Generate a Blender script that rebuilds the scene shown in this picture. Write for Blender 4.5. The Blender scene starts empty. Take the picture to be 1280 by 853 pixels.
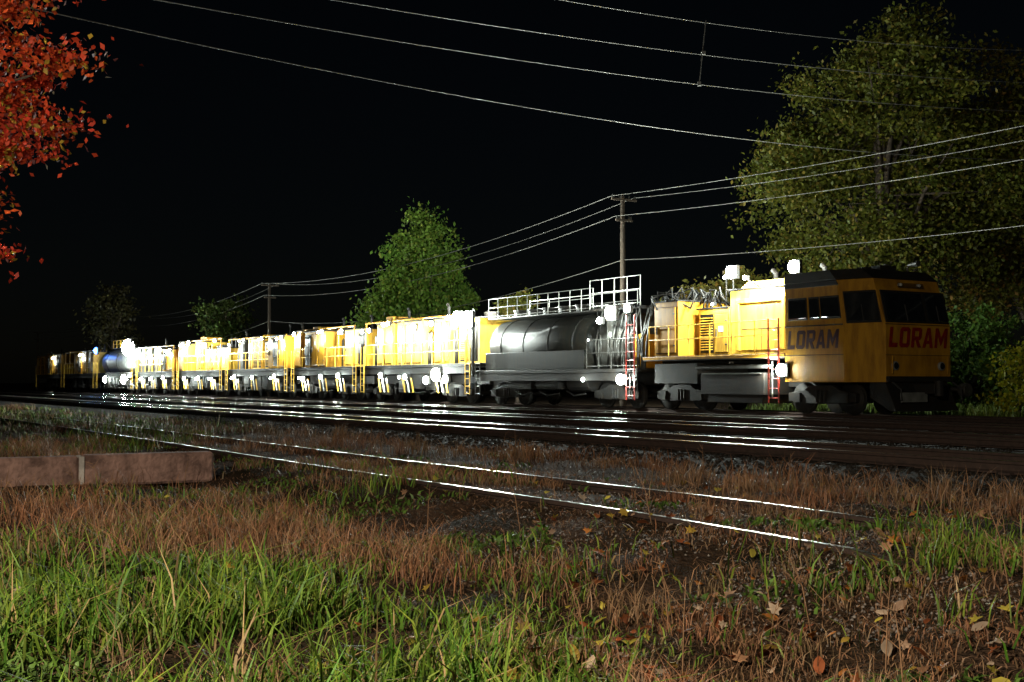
import bpy, math, random
import numpy as np
from mathutils import Matrix, Vector
random.seed(7); rng=np.random.default_rng(11)
sc=bpy.context.scene
TH=math.atan(940/1500); C,S=math.cos(TH),math.sin(TH)
RAILZ=0.25
def W(d,s,z=0): return Vector((d*C-s*S, d*S+s*C, z))
COL=sc.collection
# ---------------------------------------------------------------- materials
def mat(name,col,rough=.6,metal=0,var=.25,scale=4,bump=0,bscale=30,emit=0,spec=.5,dirt=None,streak=False,ecol=(.86,1,.93,1)):
    m=bpy.data.materials.new(name); m.use_nodes=True
    nt=m.node_tree; b=nt.nodes['Principled BSDF']
    b.inputs['Roughness'].default_value=rough; b.inputs['Metallic'].default_value=metal
    b.inputs['Specular IOR Level'].default_value=spec
    tc=nt.nodes.new('ShaderNodeTexCoord')
    n=nt.nodes.new('ShaderNodeTexNoise'); n.inputs['Scale'].default_value=scale; n.inputs['Detail'].default_value=8
    n.inputs['Roughness'].default_value=.65
    if streak:
        mp=nt.nodes.new('ShaderNodeMapping'); mp.inputs['Scale'].default_value=(1,2.2,.45); nt.links.new(tc.outputs['Object'],mp.inputs['Vector']); nt.links.new(mp.outputs[0],n.inputs['Vector'])
    else: nt.links.new(tc.outputs['Object'],n.inputs['Vector'])
    r=nt.nodes.new('ShaderNodeValToRGB')
    r.color_ramp.elements[0].position=.36; r.color_ramp.elements[1].position=.58
    dk=dirt if dirt else tuple(c*(1-var*1.8 if var<.5 else .2) for c in col)
    r.color_ramp.elements[0].color=(*dk,1); r.color_ramp.elements[1].color=(*col,1)
    nt.links.new(n.outputs['Fac'],r.inputs['Fac']); nt.links.new(r.outputs['Color'],b.inputs['Base Color'])
    if bump:
        n2=nt.nodes.new('ShaderNodeTexNoise'); n2.inputs['Scale'].default_value=bscale; n2.inputs['Detail'].default_value=6
        nt.links.new(tc.outputs['Object'],n2.inputs['Vector'])
        bp=nt.nodes.new('ShaderNodeBump'); bp.inputs['Strength'].default_value=bump; bp.inputs['Distance'].default_value=.05
        nt.links.new(n2.outputs['Fac'],bp.inputs['Height']); nt.links.new(bp.outputs['Normal'],b.inputs['Normal'])
    if emit:
        b.inputs['Emission Color'].default_value=ecol; b.inputs['Emission Strength'].default_value=emit
        m.cycles.emission_sampling='NONE'
    return m
M={}
M['yellow']=mat('yellow_paint',(.74,.45,.05),.5,scale=2.2,dirt=(.36,.2,.03),streak=True,spec=.3)
M['orange']=mat('orange_yellow_paint',(.42,.21,.014),.5,scale=2.2,dirt=(.26,.12,.01),streak=True,spec=.3)
M['dark']=mat('black_steel',(.012,.012,.012),.65,scale=5,bump=.2,dirt=(.020,.015,.010),spec=.25)
M['grey']=mat('grey_steel',(.06,.06,.055),.5,.2,scale=3,dirt=(.03,.026,.02))
M['tank']=mat('dark_tank_paint',(.011,.012,.011),.5,scale=2.5,dirt=(.020,.016,.011),spec=.22,streak=True)
M['silver']=mat('silver_paint',(.25,.26,.25),.45,.3,scale=2)
M['white']=mat('white_paint',(.6,.6,.55),.5,scale=5)
M['red']=mat('red_paint',(.32,.02,.01),.5,scale=6)
M['letter']=mat('red_lettering',(.24,.010,.008),.5,scale=6)
M['lettershade']=mat('shaded_lettering',(.05,.018,.025),.5,scale=6)  # cab side lies in shadow; that shade is put into this lettering colour
M['glass']=mat('dark_glass',(.012,.014,.016),.06,spec=.8)
M['rubber']=mat('rubber',(.02,.02,.02),.7)
M['wood']=mat('weathered_wood',(.09,.065,.045),.85,scale=8,bump=.5)
M['lamp']=mat('lamp_lens',(.9,1,.95),.3,emit=200)
M['lampblue']=mat('blue_lamp_lens',(.3,.5,1),.3,emit=14,ecol=(.06,.2,1,1))
M['lampsoft']=mat('lamp_lens_dim',(.9,1,.95),.3,emit=15)
M['rail']=mat('worn_rail_steel',(.5,.48,.45),.2,1,scale=12,dirt=(.22,.19,.16))
M['oldrail']=mat('old_rail_steel',(.42,.38,.34),.3,1,scale=5,dirt=(.07,.05,.035))
M['rust']=mat('rail_rust',(.04,.022,.016),.8,.0,scale=10)
M['tie']=mat('creosote_tie',(.025,.02,.015),.9,scale=6,bump=.6,spec=.15)
M['ballast']=mat('ballast_stone',(.045,.039,.034),.95,scale=25,bump=1,bscale=25,dirt=(.014,.012,.010),spec=.1)
M['stone']=mat('loose_stone',(.20,.17,.15),.85,scale=10)
M['conc']=mat('weathered_concrete',(.27,.16,.13),.9,scale=3,bump=.8,bscale=14,dirt=(.09,.05,.04))
M['joint']=mat('pale_mortar',(.5,.46,.42),.9)
M['bark']=mat('bark',(.09,.065,.045),.9,scale=12,bump=.8)
M['wire']=mat('aluminium_wire',(.20,.19,.17),.5,.3)
M['stalk']=mat('dry_stalk',(.26,.14,.07),.9)
def leafmat(name,trans=.35,rough=.55):
    m=bpy.data.materials.new(name); m.use_nodes=True; nt=m.node_tree; b=nt.nodes['Principled BSDF']
    a=nt.nodes.new('ShaderNodeAttribute'); a.attribute_name='Col'
    nt.links.new(a.outputs['Color'],b.inputs['Base Color']); b.inputs['Roughness'].default_value=rough
    b.inputs['Specular IOR Level'].default_value=.25
    if trans>0:
        t=nt.nodes.new('ShaderNodeBsdfTranslucent'); nt.links.new(a.outputs['Color'],t.inputs['Color'])
        mx=nt.nodes.new('ShaderNodeMixShader'); mx.inputs[0].default_value=trans
        nt.links.new(b.outputs[0],mx.inputs[1]); nt.links.new(t.outputs[0],mx.inputs[2])
        nt.links.new(mx.outputs[0],nt.nodes['Material Output'].inputs['Surface'])
    return m
M['leaf']=leafmat('foliage'); M['grass']=leafmat('grass_blades',0)
# ---------------------------------------------------------------- mesh helpers
class Part:
    def __init__(s): s.v=[]; s.f=[]
    def box(s,x0,x1,y0,y1,z0,z1):
        n=len(s.v)
        s.v+=[(x0,y0,z0),(x1,y0,z0),(x1,y1,z0),(x0,y1,z0),(x0,y0,z1),(x1,y0,z1),(x1,y1,z1),(x0,y1,z1)]
        s.f+=[(n,n+3,n+2,n+1),(n+4,n+5,n+6,n+7),(n,n+1,n+5,n+4),(n+1,n+2,n+6,n+5),(n+2,n+3,n+7,n+6),(n+3,n,n+4,n+7)]
    def prism(s,pts,x0,x1):
        n=len(s.v);k=len(pts)
        s.v+=[(x0,y,z) for y,z in pts]+[(x1,y,z) for y,z in pts]
        s.f.append(tuple(range(n,n+k))); s.f.append(tuple(range(n+2*k-1,n+k-1,-1)))
        for i in range(k):
            j=(i+1)%k; s.f.append((n+i,n+k+i,n+k+j,n+j))
    def tube(s,pts,rad,seg=8,cap=True):
        pts=[Vector(p) for p in pts]
        if not hasattr(rad,'__len__'): rad=[rad]*len(pts)
        n=len(s.v); up=Vector((0,0,1)); 
        for i,p in enumerate(pts):
            t=(pts[min(i+1,len(pts)-1)]-pts[max(i-1,0)]).normalized()
            a=t.cross(up if abs(t.z)<.95 else Vector((1,0,0))).normalized(); b=t.cross(a)
            for k in range(seg):
                an=2*math.pi*k/seg; s.v.append(tuple(p+(a*math.cos(an)+b*math.sin(an))*rad[i]))
        for i in range(len(pts)-1):
            for k in range(seg):
                k2=(k+1)%seg; s.f.append((n+i*seg+k,n+i*seg+k2,n+(i+1)*seg+k2,n+(i+1)*seg+k))
        if cap:
            s.f.append(tuple(n+k for k in range(seg))[::-1]); e=n+(len(pts)-1)*seg; s.f.append(tuple(e+k for k in range(seg)))
    def ball(s,c,r,sx=1,sy=1,sz=1,seg=12,ring=8):
        n=len(s.v)
        for i in range(ring+1):
            ph=math.pi*i/ring
            for k in range(seg):
                an=2*math.pi*k/seg
                s.v.append((c[0]+r*sx*math.sin(ph)*math.cos(an),c[1]+r*sy*math.sin(ph)*math.sin(an),c[2]+r*sz*math.cos(ph)))
        for i in range(ring):
            for k in range(seg):
                k2=(k+1)%seg; s.f.append((n+i*seg+k,n+(i+1)*seg+k,n+(i+1)*seg+k2,n+i*seg+k2))
    def obj(s,name,m,parent=None,bevel=0,smooth=False,loc=None,rot=None):
        me=bpy.data.meshes.new(name); me.from_pydata(s.v,[],s.f); me.materials.append(m)
        if smooth: me.shade_smooth()
        me.update()
        o=bpy.data.objects.new(name,me); COL.objects.link(o)
        if parent: o.parent=parent
        if loc is not None: o.location=loc
        if rot: o.rotation_euler=rot
        if bevel:
            bm=o.modifiers.new('bevel','BEVEL'); bm.width=bevel; bm.segments=1; bm.limit_method='ANGLE'
        return o
class Car:
    def __init__(s,name,s0,cd=28.2):
        e=bpy.data.objects.new(name,None); COL.objects.link(e); e.location=W(cd,s0,RAILZ); e.rotation_euler=(0,0,TH)
        s.e=e; s.parts={}; s.n=0
    def p(s,part,m):
        k=(part,m)
        if k not in s.parts: s.parts[k]=Part()
        return s.parts[k]
    def light(s,x,y,z,power,col=(.9,1,.92)):
        s.n+=1; l=bpy.data.lights.new('lamp_light','POINT'); l.energy=power; l.color=col; l.shadow_soft_size=.06
        o=bpy.data.objects.new('lamp_light_%d'%s.n,l); COL.objects.link(o); o.parent=s.e; o.location=(x,y,z)
    def lamp(s,x,y,z,power,r=.13,em='lamp',dx=-.28,dz=-.05,dy=0):
        r*=.74
        s.p('lamp_housing','dark').box(x+.03,x+.16,y-r*1.15,y+r*1.15,z-r*1.05,z+r*1.05)
        s.p('lamp_lens' if em=='lamp' else 'lamp_lens_small',em).ball((x,y,z),r,.7,1,1)  # lens drawn oversized, so its bright disc also stands in for glare
        if power: s.light(x+dx,y+dy,z+dz,power)
    def done(s):
        for (n,m),p in s.parts.items():
            if not p.v: continue
            sm=n in('wheels','tank_shell','lamp_lens','lamp_lens_small','pipes')
            p.obj(n,M[m],s.e,bevel=0 if sm or n in('lettering',) or 'rail' in n else .012,smooth=sm)
def bogie(c,y,half=.95):
    f=c.p('truck_frame','dark'); w=c.p('wheels','dark')
    for sx in(-1,1):
        x=sx*.98
        f.prism([(y-1.35,.36),(y-1.35,.62),(y-.7,.72),(y-.45,.86),(y+.45,.86),(y+.7,.72),(y+1.35,.62),(y+1.35,.36),(y+1.1,.36),(y+.55,.3),(y-.55,.3),(y-1.1,.36)],x-.08,x+.08)
        for k in(-half,half): f.box(x-.16*1,x+.16,y+k-.15,y+k+.15,.33,.63)
        for k in(-.16,0,.16): f.tube([(x-sx*-.1,y+k,.34),(x+sx*.1,y+k,.7)],.05,6)
    for k in(-half,half):
        for sx in(-1,1):
            w.tube([(sx*.69,y+k,.46),(sx*.82,y+k,.46)],.46,20); w.tube([(sx*.66,y+k,.46),(sx*.70,y+k,.46)],.49,20)
            c.p('wheel_treads','grey').tube([(sx*.705,y+k,.46),(sx*.81,y+k,.46)],.463,20)
        w.tube([(-.9,y+k,.46),(.9,y+k,.46)],.08,8)
def railing(c,x,y0,y1,z,h=1.05,m='yellow',st=1.1,nr=2,r=.022,part='handrail'):
    p=c.p(part,m); n=max(1,round((y1-y0)/st))
    for i in range(n+1):
        y=y0+(y1-y0)*i/n; p.tube([(x,y,z),(x,y,z+h)],r,6)
    for k in range(nr):
        zz=z+h*(1-k*.45); p.tube([(x,y0,zz),(x,y1,zz)],r,6)
def panels(c,x,y0,y1,z0,z1,m='yellow',rnd=random):
    n=max(1,round((y1-y0)/.95)); w=(y1-y0)/n
    for i in range(n):
        a=y0+i*w+.06; b=y0+(i+1)*w-.06
        k=rnd.random()
        c.p('door_frames','dark').box(x-.008,x+.01,a-.02,b+.02,z0+.1,z1-.12)
        if k<.6:
            c.p('doors',m).box(x-.045,x+.005,a,b,z0+.12,z1-.14)
            c.p('handles','grey').box(x-.08,x-.04,b-.12,b-.07,(z0+z1)/2-.15,(z0+z1)/2+.15)
            for zz in(z0+.35,z1-.4): c.p('handles','grey').box(x-.06,x-.04,a,a+.12,zz,zz+.05)
            if rnd.random()<.4: c.p('labels','white').box(x-.051,x-.046,a+.2,a+.45,z1-.75,z1-.55)
        elif k<.85:
            zz=z0+.2
            while zz<z1-.25:
                c.p('louvres',m).prism([(a,zz),(b,zz),(b,zz+.03),(a,zz+.03)],x-.06,x-.01); zz+=.09
        else:
            for q in range(4):
                yy=a+(b-a)*(.15+.23*q); c.p('pipes','grey').tube([(x-.06,yy,z0+.15),(x-.06,yy,z1-.4),(x-.06,yy+.1,z1-.25)],.03,6)
            c.p('control_box','dark').box(x-.16,x-.01,a+.15,b-.15,z0+.7,z0+1.2)
def underframe(c,L,bog=(2.0,None),deck=1.8,rnd=random,lad='yellow'):
    c.p('center_sill','dark').box(-.35,.35,.2,L-.2,.85,1.3)
    c.p('deck','dark').box(-1.48,1.6,0.1,L-.1,deck-.14,deck)
    c.p('side_sill','dark').box(-1.47,-1.38,.1,L-.1,deck-.45,deck-.145)
    b2=bog[1] if bog[1] else L-2
    bogie(c,bog[0]); bogie(c,b2)
    y=bog[0]+1.7
    while y<b2-2.2:
        w=rnd.uniform(.7,1.9); z0=rnd.uniform(.3,.7)
        if rnd.random()<.75:
            c.p('under_boxes','dark').box(-1.4+rnd.uniform(0,.25),.9,y,y+w,z0,deck-.46)
            c.p('under_trim','dark').box(-1.43,-1.405,y+.1,y+w-.1,z0+.15,z0+.2)
        else: c.p('air_tank','dark').tube([(-.8,y,.9),(-.8,y+w,.9)],.33,14)
        c.p('under_pipes','dark').tube([(-1.2,y,.5),(-1.25,y+w*.5,.42),(-1.1,y+w,.6)],.04,6)
        y+=w+rnd.uniform(.08,.4)
    for yy in(.25,L-.25):
        c.p('ladder_rails',lad).tube([(-1.5,yy-.2,.4),(-1.5,yy-.2,deck+1)],.02,6); c.p('ladder_rails',lad).tube([(-1.5,yy+.2,.4),(-1.5,yy+.2,deck+1)],.02,6)
        for k in range(5): c.p('ladder_rails',lad).tube([(-1.5,yy-.2,.45+k*.33),(-1.5,yy+.2,.45+k*.33)],.018,6)
    c.p('coupler','dark').box(-.18,.18,-.35,.2,.72,1.02); c.p('coupler','dark').box(-.18,.18,L-.2,L+.35,.72,1.02)
def roofstuff(c,y0,y1,z,rnd,xc=.2):
    y=y0
    while y<y1-.3:
        k=rnd.random()
        if k<.3: c.p('roof_boxes','orange').box(xc-.6,xc+.5,y,min(y+.8,y1),z,z+rnd.uniform(.15,.4))
        elif k<.55: c.p('roof_fans','dark').tube([(xc,y+.35,z),(xc,y+.35,z+.25)],.36,14)
        elif k<.8: c.p('exhausts','dark').tube([(xc-.4,y+.2,z),(xc-.4,y+.2,z+.55),(xc-.4,y+.35,z+.7)],.08,8)
        else: c.p('roof_pipes','grey').tube([(xc-.7,y,z+.12),(xc-.7,y+.8,z+.12)],.05,6)
        y+=rnd.uniform(.6,1.2)
def work_car(name,s0,L,seed,pw=260,low=True,main='yellow',h=3.95,lr=.13,flush=.25,nl=4,darkp=.22):
    rnd=random.Random(seed); c=Car(name,s0); underframe(c,L,rnd=rnd)
    y=.5; D=1.8
    while y<L-1.0:
        w=min(rnd.uniform(1.4,3.4),L-.4-y); hh=h-rnd.choice([0,.1,.25,.6]); fx=-1.46 if rnd.random()<flush else -.72
        mm='orange' if fx<-1 else ('dark' if rnd.random()<darkp else main)
        c.p('housing_'+mm,mm).box(fx,1.35,y,y+w,D,hh)
        c.p('roof_trim','dark').box(fx-.05,1.4,y-.04,y+w+.04,hh,hh+.06)
        panels(c,fx,y+.05,y+w-.05,D,hh,mm,rnd); roofstuff(c,y+.1,y+w-.1,hh+.06,rnd)
        y+=w
        g=rnd.uniform(.35,1.1)
        for k in range(4):
            yy=y+g*rnd.random(); c.p('pipes','grey').tube([(-.5,yy,D),(-.5,yy,h-.6),(-.2,yy+.2,h-.3)],.045,6)
        y+=g
    c.p('upper_frame','orange').box(-1.42,-1.36,.4,L-.4,h+.02,h+.1)
    n=int(L/2.0)
    for i in range(n+1):
        yy=.5+(L-1)*i/n
        c.p('upper_posts','orange').box(-1.42,-1.36,yy-.03,yy+.03,D,h+.02)
    for i in range(nl):
        y2=L*(i+.5)/nl+rnd.uniform(-.5,.5)*L/nl*.6; z2=h-.1+rnd.uniform(-.3,.1); ss=rnd.uniform(.65,1.35)
        c.lamp(-1.62,y2,z2,pw*ss*ss,lr*ss,dx=-.05,dz=-.42)
        if rnd.random()<.7: c.lamp(-1.6,y2+rnd.uniform(.4,.9),z2-.05,0,lr*.65)
    railing(c,-1.46,.5,L-.5,D)
    if low:
        for i in range(3):
            yy=L*(.2+.3*i)+rnd.uniform(-.5,.5)
            c.lamp(-1.58,yy,1.25+rnd.uniform(-.2,.1),150 if i!=1 else 0,.14*rnd.uniform(.8,1.3),dx=-.12,dz=-.25)
            if rnd.random()<.6: c.lamp(-1.58,yy+.6,1.2,0,.1)
            for k in range(3):
                a=yy-.8+k*.45
                c.p('hazard_stripes','white' if k%2 else 'yellow').prism([(a,.45),(a+.16,.45),(a+.4,1.15),(a+.24,1.15)],-1.50,-1.48)
    c.done(); return c
# ================================================================= CAB CAR
def ringpoly(z):
    k=0 if z<2.6 else (z-2.6)*.24
    if z>3.85: k+= (z-3.85)*1.2
    return [(-1.5,1.25+k*.6),(-1.15,k),(1.65,k),(1.95,1.1+k*.6),(1.95,3.6),(-1.5,3.6)]
c=Car('rail_maintenance_cab_car',23.2)
def loft(p,zs,fn):
    n=len(p.v); k=len(fn(zs[0]))
    for z in zs: p.v+=[(x,y,z) for x,y in fn(z)]
    for i in range(len(zs)-1):
        for j in range(k):
            j2=(j+1)%k; p.f.append((n+i*k+j,n+i*k+j2,n+(i+1)*k+j2,n+(i+1)*k+j))
    e=n+(len(zs)-1)*k; p.f.append(tuple(range(e,e+k))); p.f.append(tuple(range(n,n+k))[::-1])
loft(c.p('cab_shell','orange'),[.95,1.15,2.6,3.95],ringpoly)
def rp2(z): return [(x*1.02,y-.03 if y<3 else y) for x,y in ringpoly(z)]
loft(c.p('cab_roof','dark'),[3.96,4.02,4.26],rp2)
def facet(part,m,i,u0,u1,z0,z1,off,thick=.02):
    def P(u,z,o):
        q=ringpoly(z); a=Vector(q[i]); b=Vector(q[(i+1)%6]); t=(b-a).normalized(); nn=Vector((t.y,-t.x))
        r=a.lerp(b,u)+nn*o; return (r.x,r.y,z)
    p=c.p(part,m); n=len(p.v)
    p.v+=[P(u0,z0,off-thick),P(u1,z0,off-thick),P(u1,z1,off-thick),P(u0,z1,off-thick),P(u0,z0,off),P(u1,z0,off),P(u1,z1,off),P(u0,z1,off)]
    p.f+=[(n+4,n+5,n+6,n+7),(n,n+1,n+5,n+4),(n+1,n+2,n+6,n+5),(n+2,n+3,n+7,n+6),(n+3,n,n+4,n+7)]
for i,u0,u1 in[(0,.12,.9),(1,.04,.62),(1,.67,.97),(2,.12,.9)]:
    facet('window_frames','dark',i,max(u0-.03,0),u1+.025,2.66,3.60,.02); facet('windows','glass',i,u0,u1,2.72,3.54,.032)
    facet('wipers','rubber',i,(u0+u1)/2,(u0+u1)/2+.02,2.72,3.2,.05)
for u0,u1 in[(.08,.40),(.46,.62),(.66,.97)]:
    facet('window_frames','dark',5,u0-.015,u1+.015,2.82,3.50,.02); facet('windows','glass',5,u0,u1,2.87,3.45,.032)
for k in range(5): facet('grille','dark',1,.30,.70,3.70+k*.03,3.715+k*.03,.03)
facet('front_step','dark',1,.0,1,.96,1.12,.10,.1)
facet('panel_lines','dark',1,0,1,2.6,2.62,.012); facet('panel_lines','dark',5,0,1,1.75,1.77,.012)
facet('panel_lines','dark',5,.0,1,2.62,2.66,.012); facet('panel_lines','dark',1,0,1,1.72,1.735,.012)
facet('roof_edge_band','dark',5,0,1,3.80,3.95,.015)
for x in(-.8,1.2):
    c.p('headlights','silver').tube([(x,-.07,1.42),(x,0.02,1.42)],.13,14); c.p('headlight_glass','glass').tube([(x,-.085,1.42),(x,-.06,1.42)],.10,14)
c.p('marker_lights','white').tube([(-.2,.22,3.78),(-.2,.34,3.78)],.05,10); c.p('marker_lights','white').tube([(.6,.22,3.78),(.6,.34,3.78)],.05,10)
for x in(-1.0,1.4): c.p('grab_rails','orange').tube([(x,-.1,1.2),(x,-.12,1.7)],.02,6)
c.p('pilot_plow','dark').prism([(-.35,.12),(-.15,.12),(.6,.5),(.6,.98),(.05,.98)],-1.15,1.55)
c.p('pilot_panel','silver').box(-1.0,.1,-.42,-.36,.38,.66)
c.p('coupler','dark').box(-.02,.36,-.75,.1,.62,.9); c.p('coupler','dark').tube([(.17,-.75,.55),(.17,-.75,1.0)],.14,10)
for x in(-1.0,1.6): c.p('air_hoses','rubber').tube([(x,-.1,.95),(x,-.4,.75),(x,-.42,.45),(x+.1,-.3,.35)],.035,8)
c.p('buffer_disc','grey').tube([(2.0,-.35,.72),(2.0,-.1,.72)],.2,16); c.p('buffer_disc','dark').tube([(2.0,-.1,.72),(1.7,.5,.8)],.07,8)
c.p('steps','dark').box(1.6,2.15,.2,.7,.95,1.0)
c.p('mirror','dark').tube([(1.9,.9,3.5),(2.2,.7,3.4)],.02,6); c.p('mirror','dark').box(2.15,2.3,.66,.7,3.0,3.45)
L=10.6
c.p('center_sill','dark').box(-.35,.35,.5,L,.8,1.2)
bogie(c,2.55); bogie(c,9.0)
D=1.85
c.p('deck','dark').box(-1.5,1.8,3.62,L,D-.15,D); c.p('side_sill','orange').box(-1.52,-1.44,3.62,L,D-.12,D-.02)
c.p('housing','yellow').box(-.62,1.7,3.62,7.0,D,4.0); c.p('housing','yellow').box(-.62,1.7,7.02,8.6,D,3.45)
c.p('housing_end','orange').box(-1.3,1.5,8.9,10.2,D,3.75)
c.p('roof_trim','dark').box(-.7,1.75,3.62,7.06,4.0,4.06); c.p('roof_trim','dark').box(-.7,1.75,7.08,8.66,3.45,3.5)
c.p('roof_trim','dark').box(-1.35,1.55,8.86,10.24,3.75,3.8)
c.p('big_panel_frame','yellow').box(-.74,-.61,4.4,6.6,3.55,3.7); c.p('big_panel_frame','yellow').box(-.74,-.61,4.4,4.52,2.0,3.55); c.p('big_panel_frame','yellow').box(-.74,-.61,6.48,6.6,2.0,3.55)
c.p('roll_door','yellow').box(-.65,-.61,4.55,6.45,2.0,3.5)
c.p('door_frames','dark').box(-.66,-.645,4.55,6.45,2.68,2.71); c.p('door_frames','dark').box(-.66,-.645,5.49,5.51,2.0,2.68)
panels(c,-.62,7.05,8.55,D,3.4); panels(c,-1.3,8.95,10.15,D,3.7,'orange'); panels(c,-.62,3.65,4.35,D,3.9)
c.p('sloped_hood','yellow').prism([(3.65,4.06),(6.9,4.06),(6.5,4.3),(4.2,4.3)],-.3,1.2)
for y in(3.9,5.0,6.1): c.p('exhausts','dark').tube([(.6,y,4.3),(.6,y,4.6),(.6,y+.15,4.72)],.09,10)
for y in(.9,1.5,2.2,2.9): c.p('roof_gear','dark').box(-.4+y*.1,.3+y*.1,y,y+.35,4.26,4.40)
c.p('horn','grey').tube([(.9,.9,4.45),(.9,.5,4.47)],[.04,.1],10); c.p('horn','grey').tube([(.9,.9,4.26),(.9,.9,4.45)],.03,6)
c.p('beacon_ball','grey').ball((1.1,1.9,4.42),.17)
rr=random.Random(3)
for k in range(34):
    y=rr.uniform(8.0,10.3);x=rr.uniform(-1.2,.9)
    c.p('pipes','dark').tube([(x,y,3.7),(x+rr.uniform(-.2,.2),y+rr.uniform(-.3,.3),3.95+rr.random()*.35),(x+rr.uniform(-.5,.5),y+rr.uniform(-.7,.7),3.85+rr.random()*.3),(x+rr.uniform(-.6,.3),y+rr.uniform(-.6,.6),3.5)],.035,6)
railing(c,-1.46,3.9,10.3,D,1.05,'yellow',1.0)
c.p('work_head','dark').box(-1.42,1.2,4.6,7.6,.55,1.25); c.p('work_head','dark').box(-1.3,1.2,4.8,7.4,.28,.55)
c.p('work_head_trim','grey').box(-1.46,-1.42,4.7,7.5,1.2,1.25); c.p('work_head_pipe','grey').tube([(-1.35,4.3,1.45),(-1.35,7.9,1.45)],.07,12)
c.p('under_boxes','dark').box(-1.3,1,7.9,10.2,.9,1.6)
for y in(3.78,4.22): c.p('red_frame','red').box(-1.62,-1.57,y-.025,y+.025,.3,2.95)
for k in range(8): c.p('red_frame','red').box(-1.60,-1.575,3.80,4.19,.45+k*.3,.475+k*.3)
c.p('white_frame','white').box(-1.68,-1.64,3.97,4.01,.5,1.6)
c.lamp(-1.66,3.6,1.32,380,.26,dx=.1,dy=.75,dz=.1)
c.lamp(-.95,3.75,4.55,0,.27); c.p('lamp_post','dark').tube([(-.85,3.75,4.0),(-.85,3.75,4.45)],.03,6); c.light(-.93,4.2,4.6,1900)
c.lamp(-.95,6.6,4.6,0,.29); c.p('lamp_post','dark').tube([(-.85,6.6,4.0),(-.85,6.6,4.55)],.03,6); c.light(-.93,7.05,4.75,1900)
c.light(-1.40,5.6,4.1,1100); c.lamp(-1.38,5.5,4.32,0,.09); c.p('lamp_post','dark').tube([(-1.3,5.5,4.3),(-.6,5.5,4.0)],.02,6)  # light and small fixture added to brighten the housing wall
c.light(.2,8.2,5.3,900); c.lamp(.2,8.2,4.6,0,.07); c.p('lamp_post','dark').tube([(.3,8.2,3.5),(.3,8.2,4.6)],.03,6)  # added light point above the roof, raised to reach the trees behind
c.lamp(-.8,7.7,3.6,60,.07,'lampsoft',dx=-.15)
# block lettering, each stroke a thin painted plate
GL={'L':(.62,[[(0,0),(.22,0),(.22,1),(0,1)],[(.22,0),(.62,0),(.62,.22),(.22,.22)]]),
'O':(.74,[[(0,.12),(.12,0),(.22,.2),(.22,.8),(.12,1),(0,.88)],[(.74,.12),(.74,.88),(.62,1),(.52,.8),(.52,.2),(.62,0)],[(.12,0),(.62,0),(.52,.2),(.22,.2)],[(.22,.8),(.52,.8),(.62,1),(.12,1)]]),
'R':(.72,[[(0,0),(.22,0),(.22,1),(0,1)],[(.22,.82),(.52,.82),(.6,1),(.22,1)],[(.22,.38),(.6,.38),(.52,.56),(.22,.56)],[(.52,.56),(.6,.38),(.72,.5),(.72,.9),(.6,1),(.52,.82)],[(.5,0),(.74,0),(.5,.38),(.28,.38)]]),
'A':(.78,[[(0,0),(.22,0),(.39,.72),(.39,1),(.28,1)],[(.78,0),(.50,1),(.39,1),(.39,.72),(.56,0)],[(.26,.2),(.52,.2),(.48,.36),(.30,.36)]]),
'M':(.92,[[(0,0),(.2,0),(.2,1),(0,1)],[(.72,0),(.92,0),(.92,1),(.72,1)],[(.2,.62),(.46,.12),(.46,.5),(.2,1)],[(.72,.62),(.72,1),(.46,.5),(.46,.12)]])}
def lettering(body,par,loc,mx,size,m,sx):
    tot=sum(GL[ch][0] for ch in body)+.13*(len(body)-1); x0=-tot/2; p=Part()
    for ch in body:
        w,polys=GL[ch]
        for i,pl in enumerate(polys):
            n=len(p.v); k=len(pl); t=.006+.002*i
            for z in(0,t): p.v+=[((x0+a+b*.14)*sx*size,b*size,z) for a,b in pl]
            p.f.append(tuple(range(n+k,n+2*k)))
            for q in range(k): r=(q+1)%k; p.f.append((n+q,n+r,n+k+r,n+k+q))
        x0+=w+.13
    o=p.obj('lettering',M[m],par); o.matrix_local=Matrix.Translation(loc)@mx
FR=Matrix(((1,0,0,0),(0,0,-1,0),(0,1,0,0),(0,0,0,1)))
SD=Matrix(((0,0,-1,0),(-1,0,0,0),(0,1,0,0),(0,0,0,1)))
lettering('LORAM',c.e,(.2,-.012,1.95),FR,.58,'letter',1.0)
lettering('LORAM',c.e,(-1.512,2.47,1.95),SD,.56,'lettershade',.84)
c.done()
# ================================================================= TANK CAR
c=Car('tank_car',34.1); L=11.6; rnd=random.Random(5)
underframe(c,L,(1.9,None),1.45,rnd,'grey')
prof=[(3.4,.2),(3.45,.6),(3.6,.95),(3.75,1.05),(10.9,1.05),(11.1,.9),(11.2,.5),(11.25,.2)]
c.p('tank_shell','tank').tube([(0,y,2.5) for y,_ in prof],[r*1.1 for _,r in prof],28)
c.p('tank_skirt','tank').box(-1.3,1.3,3.6,11.0,1.46,2.2)
for y in(4.6,6.4,8.2,10.0): c.p('tank_bands','dark').tube([(0,y-.04,2.5),(0,y+.04,2.5)],1.175,28)
c.p('catwalk','grey').box(-1.1,1.1,3.3,11.1,3.68,3.73)
railing(c,-1.08,3.3,11.1,3.73,.85,'white',.8,3,.015,'catwalk_rails'); railing(c,1.08,3.3,11.1,3.73,.85,'white',1.6,2,.015,'catwalk_rails')
for y in(4.2,5.4,6.6,7.8,9.0,10.1):
    c.p('manways','grey').tube([(0,y,3.7),(0,y,4.0)],.32,14); c.p('manways','grey').tube([(0,y,4.0),(0,y,4.08)],.37,14)
c.p('machine_housing','dark').box(-.9,1.2,.9,3.2,1.46,3.5); panels(c,-.9,.95,3.15,1.46,3.4,'grey')
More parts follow.
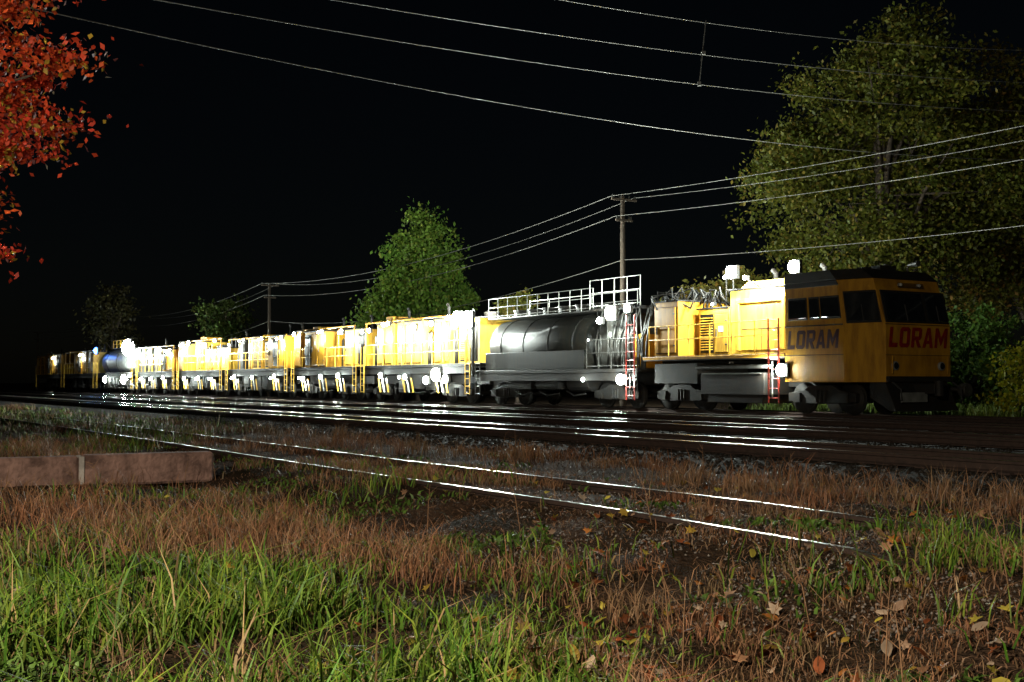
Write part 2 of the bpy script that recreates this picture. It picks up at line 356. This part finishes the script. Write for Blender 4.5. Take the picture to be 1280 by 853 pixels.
c.p('machine_box','orange').box(-1.0,-.2,.2,.85,1.46,2.7)
for k in range(24):
    y=rnd.uniform(.2,3.1); c.p('pipes','grey').tube([(-1.0,y,1.4),(-1.05,y+rnd.uniform(-.2,.2),2.4),(-.9,y+rnd.uniform(-.5,.5),3.3+rnd.random()*.6)],.035,6)
railing(c,-1.46,.1,3.2,1.45,1.1,'grey',.8,3,.018); railing(c,-1.3,.1,3.2,3.73,1.1,'white',.7,3,.015,'platform_rails')
c.p('platform','dark').box(-1.35,1.3,.1,3.25,3.66,3.73)
for y in(.15,.62): c.p('red_frame','red').box(-1.56,-1.52,y-.025,y+.025,.3,3.4)
for k in range(9): c.p('red_frame','red').box(-1.55,-1.53,.18,.6,.45+k*.32,.475+k*.32)
c.lamp(-1.6,.5,3.62,0,.2); c.lamp(-1.6,1.5,3.5,900,.36,dx=-.4); c.lamp(-1.6,2.2,3.25,0,.17); c.lamp(-1.6,.9,1.05,350,.26)
c.lamp(-1.6,2.9,2.55,0,.06,'lampsoft'); c.lamp(-1.5,3.4,1.05,40,.12,'lampsoft')
c.done()
# ================================================================= work cars
c3=work_car('generator_car',46.1,11.5,21,1000,True,h=3.95,lr=.21,flush=0,nl=5,darkp=0)
e=Car('flood_light_mast',45.9); e.lamp(-1.65,.2,3.75,1500,.48,dx=-.5); e.lamp(-1.5,1.3,4.0,0,.22); e.light(-.3,.5,5.3,9000)  # topmost light has no fixture; added to brighten the tree behind
e.p('mast','dark').box(-1.45,-1.35,.1,.2,1.2,4.2); e.p('mast','dark').box(-1.35,-.2,.1,.2,1.7,1.82); e.lamp(-1.6,3.2,1.3,600,.4,dx=-.35); e.lamp(-1.6,4.2,1.05,0,.24); e.lamp(-1.6,2.3,1.1,0,.24); e.done()
e.e.parent=c3.e; e.e.location=(0,-.2,0); e.e.rotation_euler=(0,0,0)
work_car('grinding_car',58.1,9.2,33,620,True,h=3.9,flush=.35,nl=3)
work_car('grinding_car',67.9,11.3,45,720,True,h=3.75,flush=.3,nl=4)
work_car('grinding_car',79.9,10.5,57,800,True,h=3.9,nl=4,lr=.18)
work_car('grinding_car',91.0,11.0,61,900,True,h=3.7,nl=4,lr=.22)
c=Car('tank_car',103.0); L=13
underframe(c,L); prof=[(0.5,.2),(.6,.8),(.9,1.15),(1.3,1.25),(11.7,1.25),(12.2,1.1),(12.4,.6),(12.45,.1)]
c.p('tank_shell','silver').tube([(0,y,2.75) for y,_ in prof],[r for _,r in prof],28)
for y in(3,6.5,10): c.p('tank_bands','dark').tube([(0,y-.05,2.75),(0,y+.05,2.75)],1.28,28)
c.p('manways','grey').tube([(0,6,4.0),(0,6,4.35)],.4,14); railing(c,-.9,3,9,4.0,.7,'yellow'); c.p('catwalk','grey').box(-.9,.9,2.9,9.1,3.97,4.01)
c.lamp(-1.6,1.2,3.9,3000,.95,dx=-.8); c.lamp(-1.6,2.4,1.2,500,.55,dx=-.5); c.lamp(-1.6,9,1.2,0,.4)
c.lamp(-1.6,12.6,3.9,0,.42,'lampblue'); c.light(-2.0,13.0,3.9,160,(.12,.3,1)); c.done()
work_car('support_car',116.8,13.5,71,150,False,h=3.9,main='orange',flush=.8,nl=1)
work_car('support_car',131.0,14,73,110,False,h=3.8,main='orange',flush=.8,nl=1)
# ================================================================= tracks
def localobj(p,name,m,parent=None): return p.obj(name,M[m],parent,rot=(0,0,TH))
def empty(n,loc=(0,0,0)):
    e=bpy.data.objects.new(n,None); COL.objects.link(e); e.location=loc; return e
def railprof(d,zt,h=.15):
    a=.036;b=.008;f=.065
    return [(d-f,zt-h),(d+f,zt-h),(d+f,zt-h+.015),(d+b,zt-h+.035),(d+b,zt-.045),(d+a,zt-.035),(d+a,zt-.002),(d-a,zt-.002),(d-a,zt-.035),(d-b,zt-.045),(d-b,zt-h+.035),(d-f,zt-h+.015)]
def track(dc,zt,secs,tiez,name='railway_track',rm='rail'):
    e=empty(name); body=Part(); top=Part(); ties=Part(); plates=Part(); r=random.Random(dc)
    for d in(dc-.7175,dc+.7175):
        n=len(body.v); w=.034 if rm=='rail' else .022; m0=len(top.v)
        for s_,dz in secs:
            body.v+=[(x,s_,z) for x,z in railprof(d,zt+dz)]
            top.v+=[(d-w,s_,zt+dz-.02),(d+w,s_,zt+dz-.02),(d+w,s_,zt+dz+.002),(d-w,s_,zt+dz+.002)]
        for q in range(len(secs)-1):
            for i in range(12): j=(i+1)%12; body.f.append((n+q*12+i,n+q*12+j,n+(q+1)*12+j,n+(q+1)*12+i))
            for i in range(4): j=(i+1)%4; top.f.append((m0+q*4+i,m0+q*4+j,m0+(q+1)*4+j,m0+(q+1)*4+i))
    s=secs[0][0]
    while s<min(secs[-1][0],150):
        o=r.uniform(-.04,.04); ties.box(dc-1.3+o,dc+1.3+o,s-.11,s+.11,tiez-.15,tiez+r.uniform(-.01,.01))
        for d in(dc-.7175,dc+.7175): plates.box(d-.16,d+.16,s-.08,s+.08,tiez-.01,tiez+.022)
        s+=.6+r.uniform(-.02,.02)
    localobj(body,'rail_web','rust',e); localobj(top,'rail_head',rm,e); localobj(ties,'ties','tie',e); localobj(plates,'tie_plates','rust',e)
for dc in(13.5,18.4,23.3,28.35): track(dc,RAILZ,[(-30,0),(320,0)],RAILZ-.155)
track(6.9,.125,[(3.6,-.22),(5.6,-.03),(8,0),(15,-.01),(22,.005),(45,0)],-.03,'overgrown_siding_track','oldrail')
bed=Part(); prof=[(10.7,-.06),(11.9,.075)]
for dc in(13.5,18.4,23.3,28.35): prof+=[(dc-1.4,.085),(dc-.5,.075),(dc+.5,.075),(dc+1.4,.085),(dc+2.3,.03)]
prof+=[(31,.06),(32.6,-.06)]
for s in(-60,-20,20,60,120,200,400): bed.v+=[(d,s,z) for d,z in prof]
k=len(prof)
for i in range(6):
    for j in range(k-1): bed.f.append((i*k+j,i*k+j+1,(i+1)*k+j+1,(i+1)*k+j))
localobj(bed,'ballast_bed','ballast')
# ================================================================= terrain
def th(x,y):
    d=x*C+y*S
    z=.06*np.sin(x*.9+1.3)*np.cos(y*.7)+.035*np.sin(x*2.3+y*1.7)+.022*np.sin(x*4.1-y*3.3)+.014*np.sin(7*x+2)*np.sin(6.3*y)
    z=z-.16*np.exp(-((d-4.3)/.8)**2)*(y<16)
    near=np.exp(-((d-6.9)/1.3)**4); z=z*(1-.75*near)+.075*near
    f=np.clip((10.8-d)/2,0,1)
    return z*f-.03+.02*f
def grid(xs,ys):
    X,Y=np.meshgrid(xs,ys); Z=th(X,Y); v=np.stack([X,Y,Z],-1).reshape(-1,3); nx=len(xs); ny=len(ys)
    i=np.arange(ny-1)[:,None]*nx+np.arange(nx-1)[None]; q=np.stack([i,i+1,i+1+nx,i+nx],-1).reshape(-1,4); return v,q
def npmesh(name,v,q,m,col=None,parent=None):
    me=bpy.data.meshes.new(name); nv=len(v); nf,k=q.shape
    me.vertices.add(nv); me.vertices.foreach_set('co',v.astype(np.float32).ravel())
    me.loops.add(nf*k); me.loops.foreach_set('vertex_index',q.astype(np.int32).ravel())
    me.polygons.add(nf); me.polygons.foreach_set('loop_start',(np.arange(nf)*k).astype(np.int32))
    if col is not None:
        a=me.color_attributes.new('Col','FLOAT_COLOR','POINT'); cc=np.ones((nv,4),np.float32); cc[:,:3]=np.clip(col,0,1); a.data.foreach_set('color',cc.ravel())
    me.update(calc_edges=True); me.validate(); me.materials.append(m)
    o=bpy.data.objects.new(name,me); COL.objects.link(o)
    if parent: o.parent=parent
    return o
xs=np.concatenate([[-900,-300,-120,-60,-35,-22],np.arange(-16,16,.16),[20,30,45,70,120,300,900]])
ys=np.concatenate([[-300,-80,-30,-10],np.arange(-2,26,.16),[30,36,45,60,80,120,200,400,900,1500]])
v,q=grid(xs,ys)
g=bpy.data.materials.new('dirt_ground'); g.use_nodes=True; nt=g.node_tree; b=nt.nodes['Principled BSDF']; b.inputs['Roughness'].default_value=.95; b.inputs['Specular IOR Level'].default_value=.1
tc=nt.nodes.new('ShaderNodeTexCoord'); n1=nt.nodes.new('ShaderNodeTexNoise'); n1.inputs['Scale'].default_value=.8; n1.inputs['Detail'].default_value=10; n1.inputs['Roughness'].default_value=.75
r=nt.nodes.new('ShaderNodeValToRGB'); cr=r.color_ramp; cr.elements[0].position=.35; cr.elements[0].color=(.012,.012,.006,1); cr.elements[1].position=.68; cr.elements[1].color=(.10,.06,.04,1)
e_=cr.elements.new(.5); e_.color=(.04,.024,.014,1)
n2=nt.nodes.new('ShaderNodeTexNoise'); n2.inputs['Scale'].default_value=22; n2.inputs['Detail'].default_value=8
bp=nt.nodes.new('ShaderNodeBump'); bp.inputs['Strength'].default_value=1; bp.inputs['Distance'].default_value=.08
for a_,b_ in((tc.outputs['Object'],n1.inputs['Vector']),(tc.outputs['Object'],n2.inputs['Vector']),(n1.outputs['Fac'],r.inputs['Fac']),(r.outputs['Color'],b.inputs['Base Color']),(n2.outputs['Fac'],bp.inputs['Height']),(bp.outputs['Normal'],b.inputs['Normal'])): nt.links.new(a_,b_)
npmesh('ground',v,q,g)
# ---------------------------------------------------------------- blades
def blades(name,x,y,z,h,w,lean,col,bend=1.0):
    n=len(x); az=rng.uniform(0,2*np.pi,n); la=rng.uniform(0,2*np.pi,n)
    wx=np.cos(az)*w/2; wy=np.sin(az)*w/2; lx=np.cos(la)*lean*h; ly=np.sin(la)*lean*h
    base=np.stack([x,y,z],-1)
    def off(a,b_,c_): return base+np.stack([a,b_,c_],-1)
    v=np.stack([off(-wx,-wy,-.01*np.ones(n)),off(wx,wy,-.01*np.ones(n)),off(-wx*.8+lx*.35,-wy*.8+ly*.35,h*.55),off(wx*.8+lx*.35,wy*.8+ly*.35,h*.55),
                off(lx*1.1,ly*1.1,h*(1-.25*lean*bend))],1).reshape(-1,3)
    i=(np.arange(n)*5)[:,None]; q=np.concatenate([i+np.array([0,1,2]),i+np.array([1,3,2]),i+np.array([2,3,4])],1).reshape(-1,3)
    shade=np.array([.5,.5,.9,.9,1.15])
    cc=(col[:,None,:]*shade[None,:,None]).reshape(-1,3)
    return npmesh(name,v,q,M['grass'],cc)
def vn(x,y,s,seed):
    r=np.random.default_rng(seed); t=np.zeros_like(x)
    for k in range(6):
        a=r.uniform(0,6.28); f=s*r.uniform(.6,1.8); t+=np.sin((x*np.cos(a)+y*np.sin(a))*f+r.uniform(0,6.28))
    return np.clip(.5+t/6*1.1,0,1)
def sample(n,y0=3.6,y1=60):
    y=y0*np.exp(rng.random(n)*np.log(y1/y0)); x=rng.uniform(-1,1,n)*(.5*y+1.5); d=x*C+y*S
    k=(d<11.2); return x[k],y[k]
def railmask(x,y):
    d=x*C+y*S; return (np.abs(d-6.18)>.045)&(np.abs(d-7.62)>.045)
def greenness(x,y):
    left=1/(1+np.exp((x-.25)*3.0)); near=1/(1+np.exp((y-7.8)*1.8))
    g=left*near; g=np.maximum(g,.45*(vn(x,y,1.3,5)>np.where(x>.3,.80,.72))*(y<14)); g=np.maximum(g,.5*((x>.4*y-.3)&(y>5.5)&(y<10)&(vn(x,y,2,51)>.45)))
    g=np.maximum(g,.45*((vn(x,y,1.6,6)>.64)&(x<-1.5)&(y<16))); g=np.maximum(g,.9*(y>17)*(x<-6)); return g
x,y=sample(190000); g_=greenness(x,y); nz=vn(x,y,2.6,9)
k=(rng.random(len(x))<g_*np.clip(nz*3-.95,.05,1))&railmask(x,y); x,y=x[k],y[k]; n=len(x)
h=rng.uniform(.05,.18,n)*(0.5+1.2*vn(x,y,1.8,3)); tall=rng.random(n)<.10; h[tall]*=1.9
base=np.array([.060,.15,.013]); alt=np.array([.19,.24,.03]); t=rng.random((n,1))**1.4
col=base*(1-t)+alt*t; dry=rng.random(n)<.10; col[dry]=np.array([.3,.2,.09]); col*=rng.uniform(.45,1.45,(n,1))
blades('grass',x,y,th(x,y),h,rng.uniform(.005,.013,n)*(1+y*.03),rng.uniform(.1,1.1,n),col)
x,y=sample(70000,3.6,22); k=(rng.random(len(x))<np.clip(vn(x,y,1.9,14)*2.4-1.2,0,1)*.85)&railmask(x,y)&((x<.3)|(vn(x,y,1.9,8)>.72)); x,y=x[k],y[k]; n=len(x)
col=np.array([.07,.13,.02])*rng.uniform(.4,1.6,(n,1)); blades('low_weeds',x,y,th(x,y),rng.uniform(.03,.09,n),rng.uniform(.015,.035,n),rng.uniform(.6,1.4,n),col)
# dry reddish grass tufts
tx,ty=sample(3600,4.2,55)
pz=np.where((tx<.3)&(ty<7.8),.06,1.)*np.where((tx>.2)&(ty<9.5),.42,1.)
kk=(rng.random(len(tx))<pz*np.clip(vn(tx,ty,1.5,21)*2.6-.75,.05,1)); tx,ty=tx[kk],ty[kk]
td=tx*C+ty*S
m=len(tx); per=rng.integers(25,80,m); idx=np.repeat(np.arange(m),per); n=len(idx); rad=np.repeat(rng.uniform(.05,.2,m)*(1+ty*.02),per)
x=tx[idx]+rng.normal(0,1,n)*rad; y=ty[idx]+rng.normal(0,1,n)*rad; hh=np.repeat(rng.uniform(.06,.38,m)*np.where((tx>.2)&(ty<9.5),.6,1)*np.where((td>4.4)&(td<8.2),.55,1),per)*rng.uniform(.5,1.2,n)
tone=np.repeat(rng.random(m),per)[:,None]; col=(np.array([.33,.14,.07])*(1-tone)+np.array([.29,.19,.10])*tone)*rng.uniform(.35,1.2,(n,1))
k=railmask(x,y)&(x*C+y*S<11.3); x,y,hh,col=x[k],y[k],hh[k],col[k]; n=len(x)
blades('dry_grass',x,y,th(x,y),hh,rng.uniform(.0025,.006,n)*(1+y*.05),rng.uniform(.1,1.0,n),col)
st=Part(); r=random.Random(12)
for i in range(110):
    y=4.8*math.exp(r.random()*math.log(4)); x=r.uniform(-.5,.5)*y
    if x*C+y*S>11 or (x<.2 and y<7.5): continue
    z=float(th(np.array(x),np.array(y))); p=Vector((x,y,z)); H=r.uniform(.2,.5); dx,dy=r.uniform(-.3,.3)*H,r.uniform(-.3,.3)*H
    st.tube([p,p+Vector((dx*.4,dy*.4,H*.6)),p+Vector((dx,dy,H))],[.004,.003,.0015],4)
    for j in range(6):
        t=r.uniform(.3,1); b0=p+Vector((dx*t,dy*t,H*t)); st.tube([b0,b0+Vector((r.uniform(-.09,.09),r.uniform(-.09,.09),r.uniform(.01,.09)))],[.0025,.001],3)
st.obj('dry_weed_stalks',M['stalk'])
x,y=sample(120000,3.6,30); k=railmask(x,y)&(rng.random(len(x))<np.where((x<.3)&(y<7.8),.3,np.clip(vn(x,y,2.2,40)*2-.1,.15,1))); x,y=x[k],y[k]; n=len(x)
col=(np.array([.21,.105,.06])+rng.random((n,1))*np.array([.12,.09,.05]))*rng.uniform(.2,1.15,(n,1))
blades('dead_thatch',x,y,th(x,y),rng.uniform(.02,.05,n),rng.uniform(.003,.008,n)*(1+y*.04),rng.uniform(1.5,3.5,n),col,.5)
n=42000; d=32+rng.random(n)**1.3*20; s=rng.uniform(-15,36,n); x=d*C-s*S; y=d*S+s*C
col=(np.array([.12,.21,.03])+rng.random((n,1))*np.array([.1,.06,.01]))*rng.uniform(.5,1.3,(n,1))
blades('grass',x,y,-.03*np.ones(n),rng.uniform(.12,.6,n),rng.uniform(.02,.05,n),rng.uniform(.1,.7,n),col)
# fallen leaves
pal=[(.6,.22,.05),(.55,.35,.06),(.45,.13,.05),(.6,.38,.25),(.3,.09,.03),(.62,.5,.08),(.5,.26,.14),(.65,.48,.34)]
shape=[(0,-1),(.35,-.5),(.9,-.55),(.6,-.05),(1,.35),(.45,.3),(.3,.55),(0,1.05),(-.3,.55),(-.45,.3),(-1,.35),(-.6,-.05),(-.9,-.55),(-.35,-.5)]
oval=[(0,-1),(.3,-.8),(.5,-.45),(.58,-.1),(.52,.3),(.35,.65),(.15,.9),(0,1.05),(-.15,.9),(-.35,.65),(-.52,.3),(-.58,-.1),(-.5,-.45),(-.3,-.8)]
fl=Part(); fcol=[]
r=random.Random(8)
for i in range(850):
    y=4.3*math.exp(r.random()*math.log(3.2)); x=r.uniform(-.46,.5)*y+ (.7 if r.random()<.5 else 0)
    if x<.2 and r.random()<.82: continue
    sz=r.uniform(.024,.06); a=r.uniform(0,6.28); z=float(th(np.array(x),np.array(y)))+r.uniform(.03,.1 if x<.3 else .05)
    R=Matrix.Rotation(a,3,'Z')@Matrix.Rotation(r.uniform(-.8,.8),3,'X')@Matrix.Rotation(r.uniform(-.6,.6),3,'Y'); cc=r.choice(pal); f=r.uniform(.4,1.1)
    n0=len(fl.v); fl.v.append((x,y,z+.012)); fcol.append([q_*f*.8 for q_ in cc]); shp=shape if r.random()<.55 else oval
    for (u,w_) in shp:
        p=R@Vector((u*sz*.9,w_*sz,.35*sz*(u*u)+r.uniform(-.1,.1)*sz)); fl.v.append((x+p.x,y+p.y,z+p.z)); fcol.append([q_*f for q_ in cc])
    for j in range(14): fl.f.append((n0,n0+1+j,n0+1+(j+1)%14))
npmesh('fallen_leaves',np.array(fl.v),np.array(fl.f),M['leaf'],np.array(fcol))
def stones(name,x,y,z,sz,m):
    n=len(x); o=np.array([[1,0,0],[-.9,.1,0],[0,1,.1],[.1,-1,0],[0,0,.8],[0,.1,-.8]])
    rnd=o[None]*rng.uniform(.6,1.3,(n,6,3)); a=rng.uniform(0,6.28,n); ca,sa=np.cos(a)[:,None],np.sin(a)[:,None]
    rx=rnd[:,:,0]*ca-rnd[:,:,1]*sa; ry=rnd[:,:,0]*sa+rnd[:,:,1]*ca
    v=np.stack([x[:,None]+rx*sz[:,None],y[:,None]+ry*sz[:,None],z[:,None]+rnd[:,:,2]*sz[:,None]],-1).reshape(-1,3)
    t=np.array([[0,2,4],[2,1,4],[1,3,4],[3,0,4],[2,0,5],[1,2,5],[3,1,5],[0,3,5]]); q=((np.arange(n)*6)[:,None,None]+t[None]).reshape(-1,3)
    npmesh(name,v,q,m)
n=22000; d=10.9+rng.random(n)**1.3*7; s=rng.uniform(-12,40,n); zz=np.interp(d,[p[0] for p in prof],[p[1] for p in prof])
stones('ballast_gravel',d*C-s*S,d*S+s*C,zz+.005,rng.uniform(.02,.045,n),M['ballast'])
x,y=sample(22000,4.0,14); k=(x>-.1)&(vn(x,y,2.2,33)>.56); x,y=x[k],y[k]; stones('gravel',x,y,th(x,y)+.004,rng.uniform(.005,.017,len(x)),M['stone'])
# ---------------------------------------------------------------- low concrete curb
a=Vector((-6.2,14.5,0)); b2=Vector((-3.9,15.75,0)); dr=(b2-a).normalized(); ang=math.atan2(dr.y,dr.x)
e=empty('low_concrete_curb',(b2.x,b2.y,0)); e.rotation_euler=(0,0,ang)
p=Part(); p.box(-1.62,0,0,.3,-.1,.29); p.box(-3.9,-1.68,0,.3,-.1,.28); p.box(-6.2,-3.93,0.01,.3,-.1,.27); p.obj('beams',M['conc'],e,bevel=.03)
p=Part(); p.box(-1.68,-1.62,-.01,.29,-.1,.275); p.obj('joint',M['joint'],e)
# ================================================================= trees
def tree(name,loc,clusters,leaf,nper,nclump,cols,trunk=(.3,6),seed=1,spread=.5,limbs=14,flat=1.0):
    R=np.random.default_rng(seed); e=empty(name,loc); tr=Part(); rr=random.Random(seed)
    H=trunk[1]; pts=[(0,0,-.1)]; x=y=0
    for i in range(1,7): x+=rr.uniform(-.03,.03)*H*.4; y+=rr.uniform(-.03,.03)*H*.4; pts.append((x,y,H*i/6))
    tr.tube(pts,[trunk[0]*(1.25-1.05*i/6) for i in range(7)],10)
    cen=[]
    wts=np.array([c_[3]*c_[4]*c_[5] for c_ in clusters]); wts/=wts.sum()
    for i in range(nclump):
        k=R.choice(len(clusters),p=wts); cx,cy,cz,rx,ry,rz=clusters[k]; dv=R.normal(size=3); dv/=np.linalg.norm(dv); rad=R.random()**.45
        cen.append((cx+dv[0]*rx*rad,cy+dv[1]*ry*rad,cz+dv[2]*rz*rad))
    cen=np.array(cen)
    for i in range(limbs):
        t=cen[R.integers(len(cen))]; zb=min(max(t[2]*rr.uniform(.35,.75),H*.2),H*.98); f=zb/H*6; j=min(int(f),5); p0=Vector(pts[j]).lerp(Vector(pts[j+1]),f-j); p2=Vector(t)
        mid=p0.lerp(p2,.5)+Vector((rr.uniform(-.2,.2),rr.uniform(-.2,.2),.15*(p2-p0).length)); r0=trunk[0]*.38
        tr.tube([p0,p0.lerp(mid,.5)+Vector((0,0,.05)),mid,mid.lerp(p2,.5),p2],[r0,r0*.75,r0*.5,r0*.3,r0*.12],6)
        for q_ in range(3):
            p3=Vector(cen[R.integers(len(cen))]); 
            if (p3-mid).length<(p2-p0).length*.8: tr.tube([mid,mid.lerp(p3,.5)+Vector((0,0,.05)),p3],[r0*.35,r0*.2,r0*.06],5)
    tr.obj('trunk_and_limbs',M['bark'],e,smooth=True)
    m=len(cen); per=(nper*R.uniform(.3,1.6,m)).astype(int); idx=np.repeat(np.arange(m),per); n=len(idx)
    sp=np.repeat(spread*R.uniform(.5,1.3,m),per)[:,None]
    P=cen[idx]+R.normal(size=(n,3))*sp*np.array([1,1,.65*flat])
    a=R.normal(size=(n,3)); a/=np.linalg.norm(a,axis=1)[:,None]; b_=np.cross(a,R.normal(size=(n,3))); b_/=np.linalg.norm(b_,axis=1)[:,None]
    L=(leaf*R.uniform(.6,1.3,n))[:,None]
    nrm=np.cross(a,b_)
    v=np.stack([P-a*L*.6,P+b_*L*.34+nrm*L*.1,P+a*L*.6,P-b_*L*.34+nrm*L*.1],1).reshape(-1,3); q=np.arange(n*4).reshape(-1,4)
    cols=np.array(cols); ct=R.random(m); base=cols[0]*(1-ct[:,None])+cols[1]*ct[:,None]
    cc=base[idx]*R.uniform(.55,1.3,(n,1)); third=R.random(n)<.15; cc[third]=cols[2]*R.uniform(.6,1.2,(third.sum(),1))
    npmesh('leaves',v,q,M['leaf'],np.repeat(cc,4,0),e)
tree('red_maple_tree',(-8.2,13.2,0),[(0,0,4.3,3.2,2.4,2.1),(.6,-.4,5.8,2.7,2.4,1.6),(1.3,-.6,3.5,1.9,1.4,1.0),(1.9,-.3,4.5,1.75,1.2,1.1),(1.8,-.4,3.0,1.25,1.1,.75),(-.6,.3,5,2.5,2.5,2.2)],.07,115,860,[(.50,.04,.02),(.58,.09,.02),(.40,.25,.03)],(.2,5.5),4,.2,26,.45)
tree('cottonwood_tree',(17.3,55,0),[(0,0,13.5,4.6,4.2,4.2),(-3.4,0,9.8,3.0,3.2,3.6),(3,1,10,4,4,4.5),(-1.5,-1,6.6,3.2,3,2.4),(1,0,16.4,2.8,2.6,1.6),(-4.9,0,11.6,1.6,1.8,1.5)],.19,150,400,[(.085,.105,.014),(.13,.13,.016),(.20,.15,.025)],(.42,15),9,.6,34)
tree('cottonwood_tree',(25.3,58,0),[(0,0,13,4.6,4.2,4.8),(-2,0,7,3.6,3.2,3.4),(2,1,8,4,4,4.5)],.2,130,300,[(.085,.095,.014),(.15,.12,.016),(.24,.13,.025)],(.4,14),13,.6,26)
tree('green_tree',(-6.0,78,0),[(0,0,6.4,3.6,3.2,2.6),(.3,0,9.2,2.5,2.3,2.2),(.5,0,11.4,1.2,1.2,1.5),(-2.2,0,5.2,2,2,1.8)],.24,105,230,[(.11,.22,.03),(.18,.28,.04),(.25,.30,.05)],(.22,10),17,.45,20)
tree('small_tree',(.3,66,0),[(0,0,5.0,1,1,1.2)],.2,60,30,[(.15,.14,.02),(.1,.12,.02),(.2,.14,.03)],(.1,5),19,.3,6)
tree('small_tree',(-26,108,0),[(0,0,6.8,2.4,2.2,2),(1,0,8.2,1.3,1.3,1.2)],.3,50,70,[(.05,.09,.015),(.06,.08,.015),(.1,.1,.02)],(.15,7),23,.45,10)
tree('small_tree',(-40,120,0),[(0,0,7.5,2.4,2.2,4)],.3,50,80,[(.05,.04,.012),(.04,.04,.012),(.06,.05,.015)],(.15,9),29,.5,10)
tree('green_shrub',(17.4,46,0),[(0,0,1.9,2.2,1.8,1.7),(-1.2,0,1.2,1.6,1.2,1),(.6,0,3.2,1.3,1,.8),(2.6,.5,1.4,1.8,1.2,1.2)],.16,90,150,[(.05,.11,.015),(.07,.13,.02),(.1,.13,.02)],(.08,2.6),31,.28,14)
tree('yellow_leaf_shrub',(15.4,36.5,0),[(0,0,1.4,.8,.7,.9),(.3,0,2.2,.45,.4,.45),(-.5,0,.7,.7,.5,.4)],.13,30,48,[(.34,.38,.02),(.44,.42,.03),(.18,.28,.02)],(.04,2.1),37,.16,14)
tree('green_shrub',(9.2,50,0),[(0,0,5.0,1.8,1.4,.7),(-1.6,0,4.4,1.2,1,.6)],.18,60,60,[(.16,.13,.02),(.1,.11,.02),(.2,.12,.02)],(.12,4.8),41,.3,8)
# ================================================================= utility poles & wires
def pole(loc,H,ang,arms=2):
    e=empty('utility_pole',loc); e.rotation_euler=(0,0,ang); p=Part(); p.tube([(0,0,-.2),(0,0,H)],[.17,.11],10); p.obj('pole_shaft',M['wood'],e,smooth=True)
    p=Part(); q_=Part()
    for k in range(arms):
        z=H-.25-k*1.0; w=.75 if k==0 else .5
        p.box(-w,w,-.16,-.06,z,z+.1)
        for x in(-w+.08,-.3,.3,w-.08): q_.tube([(x,-.11,z+.1),(x,-.11,z+.26)],[.05,.035],8)
    p.obj('crossarms',M['wood'],e); q_.obj('insulators',M['grey'],e)
def wire(a,b_,sag,r=.014,name='overhead_wire'):
    a=Vector(a);b_=Vector(b_); cu=bpy.data.curves.new(name,'CURVE'); cu.dimensions='3D'; cu.bevel_depth=r; cu.bevel_resolution=1; s_=cu.splines.new('POLY'); N=40; s_.points.add(N)
    for i in range(N+1):
        t=i/N; p=a.lerp(b_,t); p.z-=4*sag*t*(1-t); s_.points[i].co=(*p,1)
    cu.materials.append(M['wire']); o=bpy.data.objects.new(name,cu); COL.objects.link(o)
DP=35.2
sy=[-15.0,46.1,93.5,141,190]
hz=[11.2,10.2,9.3,9.0,8.8]
for s_,h_ in zip(sy,hz): pole(W(DP,s_,0),h_,TH,2)
for i in range(4):
    for off,dz,sg in((-.67,-.05,1.1),(.67,-.05,1.3),(-.42,-1.0,1.2),(0,-3.1,1.2)):
        wire(W(DP+off,sy[i],hz[i]+dz),W(DP+off,sy[i+1],hz[i+1]+dz),sg*(1 if i<3 else .6),.013 if i==0 else .017)
xl,yl,xr,yr=-12.33,25,34.4,60
for zl,zr,sg in((9.58,12.72,1.6),(10.17,14.92,1.2),(10.83,16.3,1.15),(12.17,18.3,1.7)): wire((xl,yl,zl),(xr,yr,zr),sg,.012)
pole((xl,yl,0),12.4,.6,1); pole((xr,yr,0),18.6,.6,3)
p=Part(); sp0=Vector((6.35,38.95,13.05)); sp1=Vector((6.1,38.8,10.9)); p.tube([sp1,sp0],.018,6); p.box(6.18,6.32,38.8,38.9,11.9,12.0); p.box(6.05,6.15,38.75,38.85,10.85,10.98); p.obj('wire_spacer',M['wire'])
# ================================================================= street lamp behind camera
e=empty('street_lamp',(-6.3,-3.6,0)); p=Part(); p.tube([(0,0,0),(0,0,5.2),(.3,.4,5.6),(1.0,1.2,5.7)],[.1,.07,.05,.04],10); p.obj('post',M['grey'],e)
p=Part(); p.box(.8,1.5,1.1,1.5,5.68,5.82); p.obj('lamp_head',M['grey'],e,bevel=.03)
l=bpy.data.lights.new('lamp_light','POINT'); l.energy=7600; l.color=(1,.88,.68); l.shadow_soft_size=.06
o=bpy.data.objects.new('lamp_light',l); COL.objects.link(o); o.parent=e; o.location=(1.2,1.3,5.4)
# ================================================================= world / fill sun / camera
w=bpy.data.worlds.new('World'); sc.world=w; w.use_nodes=True; nt=w.node_tree
bg=nt.nodes['Background']; sk=nt.nodes.new('ShaderNodeTexSky'); sk.sky_type='NISHITA'; sk.sun_disc=False; sk.sun_elevation=math.radians(25); sk.sun_rotation=math.radians(200)
nt.links.new(sk.outputs[0],bg.inputs[0]); bg.inputs[1].default_value=.00035
l=bpy.data.lights.new('fill_sun','SUN'); l.energy=.03; l.angle=math.radians(.5); l.color=(1,.95,.85); o=bpy.data.objects.new('fill_sun',l); COL.objects.link(o); o.rotation_euler=(math.radians(60),0,math.radians(-20))  # added weak, even fill that lifts the trees; no moon stands behind it
cd=bpy.data.cameras.new('camera'); cam=bpy.data.objects.new('camera',cd); COL.objects.link(cam); sc.camera=cam
cam.location=(0,0,1.2); cd.sensor_width=36; cd.lens=1500/1280*36; cam.rotation_euler=(math.radians(90)+math.atan(51.5/1500),0,0); cd.clip_end=5000; cd.clip_start=.05
sc.view_settings.view_transform='Standard'; sc.view_settings.look='None'; sc.view_settings.exposure=0
